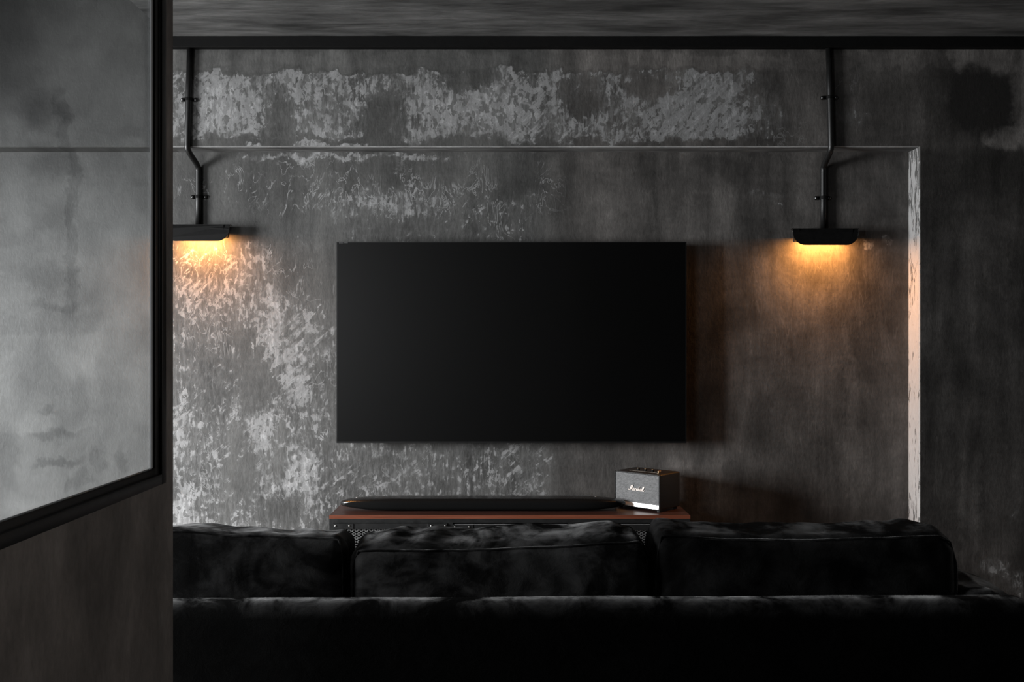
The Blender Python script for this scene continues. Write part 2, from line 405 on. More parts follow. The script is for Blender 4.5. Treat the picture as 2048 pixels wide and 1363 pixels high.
def glass_mat():
    t = NT('tinted_pane'); n = t.n
    tr = n.new('ShaderNodeBsdfTransparent'); tr.inputs[0].default_value = (0.80, 0.81, 0.815, 1)
    gl = n.new('ShaderNodeBsdfGlossy'); gl.inputs['Roughness'].default_value = 0.10
    fr = n.new('ShaderNodeFresnel')
    bf = n.new('ShaderNodeNewGeometry').outputs['Backfacing']
    t.put(fr.inputs[0], t.lin(bf, 0, 1, 1.12, 1/1.12))   # same reflectance on both faces of the pane
    mx = n.new('ShaderNodeMixShader')
    t.t.links.new(fr.outputs[0], mx.inputs[0]); t.t.links.new(tr.outputs[0], mx.inputs[1])
    t.t.links.new(gl.outputs[0], mx.inputs[2]); t.t.links.new(mx.outputs[0], t.out.inputs[0])
    return t.m
M['glass'] = glass_mat()

def bulb_mat():
    t = NT('warm_lamp_tube'); e = t.n.new('ShaderNodeEmission')
    e.inputs[0].default_value = (1.0, 0.45, 0.12, 1); e.inputs[1].default_value = 10.0
    t.t.links.new(e.outputs[0], t.out.inputs[0]); return t.m
M['bulb'] = bulb_mat()

# ------------------------------------------------------------------ object helpers
def link(name, me, mats, parent=None):
    o = bpy.data.objects.new(name, me)
    for m in (mats if isinstance(mats, (list, tuple)) else [mats]): me.materials.append(m)
    COL.objects.link(o)
    if parent is not None: o.parent = parent
    return o
def from_bm(name, bm, mats, parent=None, smooth=False):
    me = bpy.data.meshes.new(name)
    bmesh.ops.recalc_face_normals(bm, faces=bm.faces)
    bm.to_mesh(me); bm.free()
    if smooth:
        for p in me.polygons: p.use_smooth = True
        if smooth != 'all':
            me.set_sharp_from_angle(angle=math.radians(35))
    return link(name, me, mats, parent)
def box(bm, x0, x1, y0, y1, z0, z1, bev=0.0, seg=2):
    r = bmesh.ops.create_cube(bm, size=1.0)
    vs = r['verts']
    for v in vs:
        v.co = Vector(((x0+x1)/2+v.co.x*(x1-x0), (y0+y1)/2+v.co.y*(y1-y0), (z0+z1)/2+v.co.z*(z1-z0)))
    if bev:
        es = list({e for v in vs for e in v.link_edges})
        bmesh.ops.bevel(bm, geom=es, offset=bev, segments=seg, profile=0.5, affect='EDGES')
def boxo(name, b, mat, parent=None, bev=0.0, seg=2):
    bm = bmesh.new(); box(bm, *b, bev=bev, seg=seg)
    return from_bm(name, bm, mat, parent, bool(bev))
def tube(bm, pts, r, n=12, cap=True):
    pts = [Vector(p) for p in pts]; rings = []
    up = None
    for i, p in enumerate(pts):
        d = (pts[min(i+1, len(pts)-1)]-pts[max(i-1, 0)]).normalized()
        if up is None:
            up = d.orthogonal().normalized()
        u = (up-d*up.dot(d)).normalized(); w = d.cross(u); up = u
        rr = r[i] if isinstance(r, (list, tuple)) else r
        rings.append([bm.verts.new(p+(u*math.cos(2*math.pi*k/n)+w*math.sin(2*math.pi*k/n))*rr) for k in range(n)])
    for a, b in zip(rings, rings[1:]):
        for k in range(n):
            bm.faces.new((a[k], a[(k+1) % n], b[(k+1) % n], b[k]))
    if cap:
        bm.faces.new(rings[0][::-1]); bm.faces.new(rings[-1])
def lathe(bm, prof, axis, origin, n=16):
    axis = Vector(axis).normalized(); u = axis.orthogonal().normalized(); w = axis.cross(u); origin = Vector(origin)
    rings = []
    for r, h in prof:
        rings.append([bm.verts.new(origin+axis*h+(u*math.cos(2*math.pi*k/n)+w*math.sin(2*math.pi*k/n))*max(r, 1e-5)) for k in range(n)])
    for a, b in zip(rings, rings[1:]):
        for k in range(n): bm.faces.new((a[k], a[(k+1) % n], b[(k+1) % n], b[k]))
    bm.faces.new(rings[0][::-1]); bm.faces.new(rings[-1])
def empty(name, loc, label=None, cat=None, group=None):
    o = bpy.data.objects.new(name, None); COL.objects.link(o); o.location = loc
    o.empty_display_size = 0.1
    if label: o['label'] = label
    if cat: o['category'] = cat
    if group: o['group'] = group
    return o
def local(o, parent):
    """parent o (built in world coordinates) under an Empty that only has a location"""
    o.parent = parent; o.matrix_parent_inverse = Matrix.Identity(4)
    o.data.transform(Matrix.Translation(-Vector(parent.location)))
    return o
def struct(o, label=None):
    o['kind'] = 'structure'
    if label: o['label'] = label
    return o

# ------------------------------------------------------------------ the room
XL, XR, YR, CEIL = -4.0, 3.2, -1.5, EYE+(VPY-77)*OD/F
RX, RZ, CH = 1.671, 2.009, 0.004
XS, CEIL2 = -1.345, 3.10             # beyond XS the ceiling is higher
def quads(name, qs, label=None):
    bm = bmesh.new()
    for mi, c in qs:
        f = bm.faces.new([bm.verts.new(p) for p in c]); f.material_index = mi
    me = bpy.data.meshes.new(name); bm.to_mesh(me); bm.free()
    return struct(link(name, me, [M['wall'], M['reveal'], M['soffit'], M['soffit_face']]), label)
BK = 4.10
quads('wall_back', [
    (0, ((XL, RD, 0), (RX, RD, 0), (RX, RD, RZ), (XL, RD, RZ))),
    (0, ((XL, BK, 0), (XL, BK, RZ), (RX, BK, RZ), (RX, BK, 0)))], 'worn dark concrete recess wall behind the television')
quads('wall_upper', [
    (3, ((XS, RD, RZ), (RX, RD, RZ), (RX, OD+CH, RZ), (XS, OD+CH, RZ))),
    (0, ((XL, RD, RZ), (XS, RD, RZ), (XS, OD+CH, RZ), (XL, OD+CH, RZ))),
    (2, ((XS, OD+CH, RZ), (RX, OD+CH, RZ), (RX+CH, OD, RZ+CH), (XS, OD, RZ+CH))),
    (0, ((XL, OD+CH, RZ), (XS, OD+CH, RZ), (XS, OD, RZ+CH), (XL, OD, RZ+CH))),
    (0, ((XL, OD, CEIL), (XS, OD, CEIL), (XS, OD, CEIL2), (XL, OD, CEIL2))),
    (0, ((XL, OD, RZ+CH), (RX+CH, OD, RZ+CH), (RX+CH, OD, CEIL), (XL, OD, CEIL))),
    (0, ((XL, RD, RZ), (XL, BK, RZ), (XL, BK, CEIL), (XL, RD, CEIL))),
    (0, ((XL, BK, RZ), (XL, BK, CEIL), (RX+CH, BK, CEIL), (RX+CH, BK, RZ)))], 'patchy concrete beam face above the recess')
quads('wall_end', [
    (1, ((RX, RD, 0), (RX, OD+CH, 0), (RX, OD+CH, RZ), (RX, RD, RZ))),
    (1, ((RX, OD+CH, 0), (RX+CH, OD, 0), (RX+CH, OD, RZ+CH), (RX, OD+CH, RZ))),
    (0, ((RX+CH, OD, 0), (XR, OD, 0), (XR, OD, CEIL), (RX+CH, OD, CEIL))),
    (0, ((RX, BK, 0), (RX, BK, CEIL), (XR, BK, CEIL), (XR, BK, 0)))], 'dark concrete wall right of the recess with a white painted edge')
struct(boxo('floor', (XL-0.2, XR+0.2, YR-0.2, 4.15, -0.1, 0.0), M['floor']))
struct(boxo('ceiling', (XS, XR+0.2, YR-0.2, 4.15, CEIL, CEIL2+0.1), M['ceiling']))
struct(boxo('ceiling', (XL-0.2, XS, YR-0.2, 4.15, CEIL2, CEIL2+0.1), M['ceiling']))
bm = bmesh.new()
box(bm, XR, XR+0.15, YR, 2.55, 0, CEIL); box(bm, XR, XR+0.15, 3.45, OD, 0, CEIL)
box(bm, XR, XR+0.15, 2.55, 3.45, 0, 0.7); box(bm, XR, XR+0.15, 2.55, 3.45, 1.8, CEIL)
struct(from_bm('wall_right', bm, M['side']))
bm = bmesh.new()
for a in ((2.55, 2.59, 0.7, 1.8), (3.41, 3.45, 0.7, 1.8), (2.59, 3.41, 0.7, 0.74), (2.59, 3.41, 1.76, 1.8)):
    box(bm, XR+0.02, XR+0.06, *a)
struct(from_bm('fill_frame_right', bm, M['frame_steel']))  # unseen frame, added around the right fill light
# outer left wall with its window opening
bm = bmesh.new()
WY0, WY1, WZ0, WZ1 = 1.30, 2.75, 0.60, 2.05
box(bm, XL-0.2, XL, YR, WY0, 0, CEIL2); box(bm, XL-0.2, XL, WY1, RD+0.1, 0, CEIL2)
box(bm, XL-0.2, XL, WY0, WY1, 0, WZ0); box(bm, XL-0.2, XL, WY0, WY1, WZ1, CEIL2)
struct(from_bm('wall_outer', bm, M['side']))
bm = bmesh.new()
for a in ((WY0, WY0+0.04, WZ0, WZ1), (WY1-0.04, WY1, WZ0, WZ1), (WY0+0.04, WY1-0.04, WZ0, WZ0+0.04), (WY0+0.04, WY1-0.04, WZ1-0.04, WZ1)):
    box(bm, XL-0.06, XL-0.01, *a)
struct(from_bm('window_1', bm, M['frame_steel']))
bm = bmesh.new(); box(bm, -2.2, XR, YR-0.2, YR, 0, CEIL); box(bm, XL, -3.6, YR-0.2, YR, 0, CEIL); box(bm, XL, XS, YR-0.2, YR, CEIL, CEIL2)
box(bm, -3.6, -2.2, YR-0.2, YR, 0, 0.95); box(bm, -3.6, -2.2, YR-0.2, YR, 2.25, CEIL)
struct(from_bm('wall_rear', bm, M['rear']))
bm = bmesh.new()
for a in ((-3.6, -3.56, 0.95, 2.25), (-2.24, -2.2, 0.95, 2.25), (-3.56, -2.24, 0.95, 0.99), (-3.56, -2.24, 2.21, 2.25)):
    box(bm, a[0], a[1], YR-0.06, YR-0.01, a[2], a[3])
struct(from_bm('fill_frame_rear', bm, M['frame_steel']))  # unseen frame, added around the rear fill light
# black track along the wall head
tz0, tz1 = EYE+(VPY-96)*3.83/F, CEIL
bm = bmesh.new(); box(bm, XS, XR, 3.815, OD, tz0, tz1-0.001, 0.003, 1)
struct(from_bm('trim_1', bm, M['black_steel']), 'black steel track running along the top of the wall')

# ------------------------------------------------------------------ glazed partition, left
PXR = -0.66; TH = 0.009
def pd(px): return -PXR*F/(VPX-px)          # depth of a point of the partition face seen at px
yo, yi, ye = pd(320), pd(304.5), pd(346)
so = EYE-(965-VPY)*yo/F                       # underside of the frame
si = EYE-(935-VPY)*yi/F                       # glass line
yn = -0.35                                    # near end of the opening
bm = bmesh.new()
xa, xb = PXR-TH, PXR
box(bm, xa, xb, YR, ye, 0, so); box(bm, xa, xb, yo, ye, so, CEIL)
box(bm, xa, xb, YR, yn, so, CEIL); box(bm, xa, xb, yn, yo, 2.36, CEIL)
part = struct(from_bm('wall_left', bm, M['partition']), 'brown concrete partition on the left with a framed window')
win = empty('window_2', (PXR, yo, so)); struct(win, 'black steel framed interior window in the left partition')
fx0, fx1 = PXR-0.0035, PXR+0.006
def wpart(name, b, mat, bev=0.0):
    return local(boxo(name, b, mat, None, bev), win)
wpart('frame_stile', (fx0, fx1, yi, yo, so, 2.36), M['frame_steel'], 0.002)
wpart('frame_stile', (fx0, fx1, yn, yn+0.04, so, 2.36), M['frame_steel'], 0.002)
wpart('frame_rail', (fx0, fx1, yn+0.04, yi, so, si), M['frame_steel'], 0.002)
wpart('frame_rail', (fx0, fx1, yn+0.04, yi, 2.36-0.04, 2.36), M['frame_steel'], 0.002)
wpart('frame_lip', (fx1, fx1+0.006, yi+0.018, yo, so, 2.36), M['frame_steel'], 0.001)
wpart('frame_lip', (fx1, fx1+0.006, yn+0.04, yi+0.018, so, so+0.020), M['frame_steel'], 0.001)
wpart('glazing_bead', (PXR-0.0012, PXR+0.0012, yi-0.010, yi, si, 2.32), simple('grey_glazing_bead', (0.55, 0.56, 0.57), 0.4, 0.0, 0.05, 50))
wpart('pane', (PXR-0.0032, PXR-0.0012, yn+0.04, yi, si, 2.32), M['glass'])

# ------------------------------------------------------------------ television
def make_tv():
    y0 = 3.862
    x0, x1 = (673-VPX)*y0/F, (1373-VPX)*y0/F
    z0, z1 = EYE-(885.5-VPY)*y0/F, EYE-(483-VPY)*y0/F
    t = empty('television', ((x0+x1)/2, y0, z0), 'large black wall mounted television, switched off, in the middle of the wall', 'television')
    b = 0.0035
    bm = bmesh.new()
    box(bm, x0, x0+b, y0, y0+0.012, z0, z1); box(bm, x1-b, x1, y0, y0+0.012, z0, z1)
    box(bm, x0+b, x1-b, y0, y0+0.012, z0, z0+2*b); box(bm, x0+b, x1-b, y0, y0+0.012, z1-b, z1)
    local(from_bm('bezel', bm, M['tv_frame']), t)
    local(boxo('screen', (x0+b, x1-b, y0+0.0008, y0+0.008, z0+2*b, z1-b), M['screen']), t)
    local(boxo('back_panel', (x0+b, x1-b, y0+0.008, y0+0.013, z0+2*b, z1-b), M['tv_frame']), t)
    local(boxo('electronics_housing', (x0+0.15, x1-0.15, y0+0.013, y0+0.048, z0+0.05, z0+0.46), M['tv_frame'], None, 0.01), t)
    local(boxo('wall_bracket', (-0.2, 0.25, y0+0.048, RD-0.001, z0+0.2, z0+0.42), M['black_steel']), t)
    # the tiny, unreadable maker's print in the top left corner
    bm = bmesh.new(); px = PX*0.978
    zx = EYE-(485.3-VPY)*y0/F
    def mk(a, c, hgt): box(bm, (a-VPX)*y0/F, (c-VPX)*y0/F, y0+0.0002, y0+0.0012, zx-hgt/2, zx+hgt/2)
    for a in (678.2, 679.9, 681.6, 683.3, 685.2): mk(a, a+0.9, 2.0*px)
    mk(688.0, 695.5, 0.8*px)
    local(from_bm('printed_mark', bm, M['tv_mark']), t)
make_tv()

# ------------------------------------------------------------------ wall lamps on conduits
def make_lamp(xtop, xbend, xlow, xs, ztop, zc1, zc2, label, power):
    yc = 3.872                                  # front face of the shade
    hw, hh, R = 65.5*yc/F, 35.5*yc/F, 24.5*yc/F
    zb = ztop-hh
    t = empty('wall_lamp', (xs, RD, zb), label, 'wall lamp', 'black wall lamps on conduits')
    # front plate: flat top, two large rounded lower corners
    def outline(hw, R, z0, z1, n=12):
        pts = [(-hw, z1)]
        for k in range(n+1):
            a = math.pi+k*math.pi/2/n; pts.append((-hw+R+R*math.cos(a), z0+R+R*math.sin(a)))
        for k in range(n+1):
            a = 1.5*math.pi+k*math.pi/2/n; pts.append((hw-R+R*math.cos(a), z0+R+R*math.sin(a)))
        pts.append((hw, z1)); return pts
    o = outline(hw, R, zb, ztop-0.006)
    bm = bmesh.new()
    th = 0.0022
    # plate leans back a little towards its folded top edge
    def yy(z): 
        k = max(0.0, (z-(ztop-0.020))/0.020); return yc+0.012*k*k
    f = [bm.verts.new((xs+x, yy(z), z)) for x, z in o]
    g = [bm.verts.new((xs+x, yy(z)+th, z)) for x, z in o]
    # split the plate into vertical strips so that the fold follows the curve
    bm.faces.new(f); bm.faces.new(g[::-1])
    n = len(o)
    for i in range(n): bm.faces.new((f[i], f[(i+1) % n], g[(i+1) % n], g[i]))
    box(bm, xs-hw-0.003, xs+hw+0.003, yc+0.006, yc+0.024, ztop-0.007, ztop-0.004)      # roof of the shade, narrower towards the wall
    box(bm, xs-hw*0.84, xs+hw*0.84, yc+0.024, RD-0.004, ztop-0.007, ztop-0.004)
    for s in (-1, 1):                                                                   # short cheeks
        a = xs+s*hw*0.82
        box(bm, min(a, a-s*th), max(a, a-s*th), yc+0.0022, RD-0.004, zb+R*0.75, ztop-0.006)
    local(from_bm('shade', bm, M['black_steel']), t)
    local(boxo('back_plate', (xs-hw*0.8, xs+hw*0.8, RD-0.004, RD-0.0005, ztop-0.05, ztop-0.006), M['black_steel']), t)
    local(boxo('reflector', (xs-hw*0.85, xs+hw*0.85, yc+0.016, RD-0.006, ztop-0.0105, ztop-0.0075), M['shade_in']), t)
    bm = bmesh.new(); tube(bm, [(xs-0.085, 3.900, zb+0.050), (xs+0.085, 3.900, zb+0.050)], 0.008, 12)
    local(from_bm('lamp_tube', bm, M['bulb'], None, True), t)
    l = bpy.data.lights.new('lamp_glow', 'AREA'); l.shape = 'RECTANGLE'; l.size = 0.16; l.size_y = 0.022
    l.energy = power; l.color = (1.0, 0.39, 0.085)
    lo = bpy.data.objects.new('lamp_glow', l); COL.objects.link(lo); lo.parent = t
    lo.location = Vector((xs, 3.896, zb+0.038))-Vector(t.location)
    # conduit: down the outer face, back into the recess, down to the shade
    r = 0.0118; yu, yl = OD-0.0135, RD-0.0135
    zt = tz0+0.002
    pts = [(xtop, yu, zt), (xtop+(xbend-xtop)*0.5, yu, (zt+2.06)/2), (xbend, yu, 2.012)]
    za, zbn = 2.006, 1.935
    for k in range(1, 12):
        q = k/12.0; e = q*q*(3-2*q)
        pts.append((xbend+(xlow-xbend)*e, yu+(yl-yu)*e, za+(zbn-za)*q))
    pts += [(xlow, yl, 1.925), (xlow, yl, (1.925+ztop)/2), (xlow, yl, ztop-0.004)]
    bm = bmesh.new(); tube(bm, pts, r, 16)
    c = local(from_bm('conduit', bm, M['frame_steel'], None, 'all'), t)
    # saddle clips, each with two screws
    for zc, yy0, xc in ((zc1, OD, xtop+(xbend-xtop)*0.55), (zc2, RD, xlow)):
        bm = bmesh.new(); prof = []; so_ = 0.0135
        w = 0.013; Rr = r+0.0018
        prof = [(-0.034, 0.0025), (-Rr, 0.0025)]
        for k in range(9):
            a = math.pi-k*math.pi/8; prof.append((Rr*math.cos(a), so_+Rr*math.sin(a)))
        prof += [(Rr, 0.0025), (0.034, 0.0025)]
        outer = prof; inner = [(p[0]*0.94, p[1]-0.002) for p in prof]
        for lo_, hi_ in ((zc-w/2, zc+w/2),):
            A = [[bm.verts.new((xc+p[0], yy0-p[1], zz)) for p in outer] for zz in (lo_, hi_)]
            B = [[bm.verts.new((xc+p[0], yy0-max(p[1], 0.0003), zz)) for p in inner] for zz in (lo_, hi_)]
            m = len(prof)
            for i in range(m-1):
                bm.faces.new((A[0][i], A[0][i+1], A[1][i+1], A[1][i])); bm.faces.new((B[0][i], B[1][i], B[1][i+1], B[0][i+1]))
                bm.faces.new((A[0][i], B[0][i], B[0][i+1], A[0][i+1])); bm.faces.new((A[1][i], A[1][i+1], B[1][i+1], B[1][i]))
            for i in (0, m-1): bm.faces.new((A[0][i], A[1][i], B[1][i], B[0][i]))
        cl = local(from_bm('saddle_clip', bm, M['black_steel']), t)
        for s in (-1, 1):
            bm = bmesh.new()
            lathe(bm, [(0.0085, 0.0), (0.0085, 0.002), (0.0073, 0.0055), (0.0045, 0.0085), (0.0015, 0.0095)], (0, -1, 0), (xc+s*0.0265, yy0-0.0025, zc), 14)
            sc = from_bm('screw', bm, M['screw'], None, 'all')
            sc.data.transform(Matrix.Translation(-Vector(t.location))); sc.parent = cl
    return t
Zp = lambda py, d: EYE-(py-VPY)*d/F
make_lamp(-628*OD/F, -633*OD/F, -1.2650, (393-VPX)*3.872/F, Zp(446, 3.872), Zp(200, OD), Zp(394, RD),
          'black wall lamp at the left, half hidden behind the partition edge, glowing amber', 6.6)
make_lamp(645*OD/F, 650*OD/F, 634.5*RD/F, (1652-VPX)*3.872/F, Zp(454, 3.872), Zp(196, OD), Zp(396, RD),
          'black wall lamp at the right between television and pale recess edge, glowing amber', 6.6)

# ------------------------------------------------------------------ media console
CD = 3.60
def cx(px): return (px-VPX)*CD/F
def cz(py): return EYE-(py-VPY)*CD/F
TOP = cz(1029.3)
def make_console():
    x0, x1, yb = cx(658.5), cx(1380.5), 3.942
    t = empty('media_console', ((x0+x1)/2, (CD+yb)/2, 0), 'low industrial media console with red wood top and black steel mesh doors', 'cabinet')
    zt = TOP-0.0145
    bm = bmesh.new(); box(bm, x0, x1, CD, yb, zt, TOP, 0.0015, 1)
    local(from_bm('wooden_top', bm, M['wood'], None, True), t)
    local(boxo('edge_band', (x0, x1, CD-0.0012, CD, zt+0.0005, TOP-0.0008), M['wood_edge']), t)
    zb = 0.12; zr = cz(1045)
    local(boxo('front_rail', (x0, x1, CD+0.002, CD+0.03, zr, zt), M['console_steel']), t)
    local(boxo('bottom_rail', (x0, x1, CD+0.002, CD+0.03, zb, zb+0.03), M['console_steel']), t)
    local(boxo('side_panel', (x0, x0+0.012, CD+0.03, yb, zb, zt), M['console_steel']), t)
    local(boxo('side_panel', (x1-0.012, x1, CD+0.03, yb, zb, zt), M['console_steel']), t)
    local(boxo('back_board', (x0+0.012, x1-0.012, yb-0.01, yb, zb, zt), M['console_steel']), t)
    local(boxo('bottom_board', (x0+0.012, x1-0.012, CD+0.03, yb-0.01, zb, zb+0.015), M['console_steel']), t)
    for a in (658.5, 895.5, 1135.5, 1372.5):
        local(boxo('post', (cx(a), cx(a+(8 if a < 700 or a > 1300 else 10)), CD+0.002, CD+0.03, zb+0.03, zr), M['console_steel']), t)
    for a in (x0+0.02, x1-0.06):
        for b in (CD+0.03, yb-0.07):
            local(boxo('leg', (a, a+0.04, b, b+0.04, 0, zb), M['console_steel'], None, 0.003), t)
    for di, (a, b, drop) in enumerate(((667, 895, 0), (906, 1135, 2), (1146, 1372, 2))):
        dx0, dx1 = cx(a), cx(b); dz1 = cz(1046+drop); dz0 = zb+0.034
        y0, y1 = CD-0.001, CD+0.016
        fw = 0.022
        bm = bmesh.new()
        box(bm, dx0, dx1, y0, y1, dz1-fw, dz1); box(bm, dx0, dx1, y0, y1, dz0, dz0+fw)
        box(bm, dx0, dx0+fw*1.6, y0, y1, dz0+fw, dz1-fw); box(bm, dx1-fw*1.6, dx1, y0, y1, dz0+fw, dz1-fw)
        door = local(from_bm('door', bm, M['console_steel']), t)
        def sub(o):
            o.data.transform(Matrix.Translation(-Vector(t.location))); o.parent = door; return o
        if drop:
            sub(boxo('lit_edge', (dx0+0.006, dx1-0.004, y0-0.0004, y0+0.002, dz1-0.0004, dz1+0.0014), M['mesh_steel']))  # bright strip standing in for the lit top edge of the door
        # riveted corner plates
        for s, e in ((dx0, 1), (dx1, -1)):
            for zz in (dz1, dz0):
                bm = bmesh.new()
                up = -1 if zz == dz1 else 1
                xa_, xb_ = sorted((s+e*0.001, s+e*0.076))
                za_, zb_ = sorted((zz+up*0.001, zz+up*0.021))
                box(bm, xa_, xb_, y0-0.0022, y0, za_, zb_, 0.0006, 1)
                sub(from_bm('corner_plate', bm, M['console_steel'], None, True))
                for off in (0.008, 0.061):
                    bm = bmesh.new()
                    lathe(bm, [(0.0034, 0.0), (0.0034, 0.001), (0.0026, 0.0024), (0.0008, 0.003)], (0, -1, 0), (s+e*off, y0-0.0022, zz+up*(0.0085)), 10)
                    sub(from_bm('bolt', bm, M['bolt'], None, 'all'))
        # expanded metal: two families of thin bars cut to the opening
        mx0, mx1, mz0, mz1 = dx0+fw*1.6, dx1-fw*1.6, dz0+fw, dz1-fw
        bm = bmesh.new(); wx_, hz_ = 0.0185, 0.0098
        slope = hz_/wx_
        yy = CD+0.009
        def bar(p, q):
            d = (Vector(q)-Vector(p)); L = d.length
            if L < 0.004: return
            nrm = Vector((-d.z, 0, d.x)).normalized()*0.0009
            yv = Vector((0, 0.0010, 0))
            P, Q = Vector(p), Vector(q)
            v = [bm.verts.new(c) for c in (P-nrm-yv, P+nrm-yv, P+nrm+yv, P-nrm+yv, Q-nrm-yv, Q+nrm-yv, Q+nrm+yv, Q-nrm+yv)]
            for i in range(4): bm.faces.new((v[i], v[(i+1) % 4], v[4+(i+1) % 4], v[4+i]))
        for sgn in (1, -1):
            k = -math.ceil((mx1-mx0)*slope/hz_)-1
            while True:
                c0 = mz0+k*hz_
                if sgn == 1:
                    f = lambda x: c0+(x-mx0)*slope
                else:
                    f = lambda x: c0+(mx1-x)*slope
                if c0 > mz1: break
                xs_ = [mx0, mx1]
                for zz in (mz0, mz1):
                    xx = mx0+(zz-c0)/slope if sgn == 1 else mx1-(zz-c0)/slope
                    if mx0 < xx < mx1: xs_.append(xx)
                ok = sorted(x for x in xs_ if mz0-1e-6 <= f(x) <= mz1+1e-6)
                if len(ok) >= 2: bar((ok[0], yy, f(ok[0])), (ok[-1], yy, f(ok[-1])))
                k += 1
        ms = sub(from_bm('mesh_panel', bm, M['mesh_steel'])); ms['kind'] = 'stuff'
        bm = bmesh.new()
        hx = dx1-0.018; lathe(bm, [(0.005, 0), (0.005, 0.012), (0.010, 0.014), (0.010, 0.022), (0.004, 0.024)], (0, -1, 0), (hx, y0, (dz0+dz1)/2), 14)
        sub(from_bm('door_knob', bm, M['black_steel'], None, True))
make_console()

# ------------------------------------------------------------------ sound bar
def make_soundbar():
    yc = 3.7255; xa_, xb_ = (681-VPX)*yc/F, (1251-VPX)*yc/F
    xm, L = (xa_+xb_)/2, (xb_-xa_)/2
    t = empty('sound_bar', (xm, yc, TOP), 'long black oval sound bar lying on the media console', 'sound bar')
    def sec(x, off=0.0):
        q = max(0.0, (abs(x)-(L-0.235))/0.235); e = math.sqrt(max(0.0, 1-q*q))
        a = 0.062*e+0.0006; zl = 0.021*(1-e)+0.0012; zu = 0.027+0.0225*(e**0.8)
        return a+off, zl, zu
    def ring(x, off=0.0, n=40):
        a, zl, zu = sec(x, off); c, hh = (zl+zu)/2, (zu-zl)/2+off
        out = []
        for k in range(n):
            an = 2*math.pi*k/n; cs, sn = math.cos(an), math.sin(an)
            ex = 2/3.2
            out.append((x, a*math.copysign(abs(cs)**ex, cs), c+hh*math.copysign(abs(sn)**ex, sn)))
        return out
    N = 120
    xs_ = [-L*math.cos(math.pi*i/N) if False else -L+2*L*i/N for i in range(N+1)]
    # finer steps at the pointed ends
    xs_ = sorted(set([round(L*math.sin(math.pi/2*(-1+2*i/N)), 6) for i in range(N+1)]))
    bm = bmesh.new(); R = [[bm.verts.new(p) for p in ring(x)] for x in xs_]
    n = 40
    for a, b in zip(R, R[1:]):
        for k in range(n): bm.faces.new((a[k], a[(k+1) % n], b[(k+1) % n], b[k]))
    bm.faces.new(R[0][::-1]); bm.faces.new(R[-1])
    link_o = from_bm('shell', bm, M['bar_shell'], t, 'all')
    # cloth front: the forward half of the section, a hair proud of the shell, pointed at both ends
    bm = bmesh.new(); rows = []
    for x in [v for v in xs_ if abs(v) < L*0.972]:
        pts = ring(x, 0.0009, 80)
        w = min(1.0, ((L*0.975-abs(x))/0.16))**0.6
        mid = 40                                                       # k=40 of 80 is the front, y = -a
        row = []
        for i in range(17):
            k = mid+(-9.0+26.0*i/16.0)*w
            k0 = int(math.floor(k)); fr = k-k0
            p, q = Vector(pts[k0 % 80]), Vector(pts[(k0+1) % 80])
            row.append(bm.verts.new(p.lerp(q, fr)))
        rows.append(row)
    for a, b in zip(rows, rows[1:]):
        for i in range(16): bm.faces.new((a[i], a[i+1], b[i+1], b[i]))
    from_bm('front_grille', bm, M['bar_cloth'], t, 'all')
    ztop = sec(0)[2]
    for px, w in ((715, 0.007), (1190, 0.006)):
        X = (px-VPX)*3.765/F-xm
        bm = bmesh.new(); z = sec(X)[2]+0.0003
        lathe(bm, [(w/2, 0), (w/2, 0.0006)], (0, 0, 1), (X, 0.018, z-0.0006), 14)
        from_bm('status_mark', bm, M['white_print'], t)
    bm = bmesh.new()
    a, b = (1120-VPX)*3.765/F-xm, (1178-VPX)*3.765/F-xm
    x = a
    while x < b:
        w = random.choice((0.004, 0.007, 0.010)); box(bm, x, min(x+w, b), 0.036, 0.040, ztop-0.003, ztop+0.0006); x += w+0.003
    from_bm('button_print', bm, M['grey_print'], t)
    for s in (-0.3, 0.3):
        bm = bmesh.new(); box(bm, s-0.03, s+0.03, -0.025, 0.025, 0.0, 0.004)
        from_bm('rubber_foot', bm, M['rubber'], t)
make_soundbar()

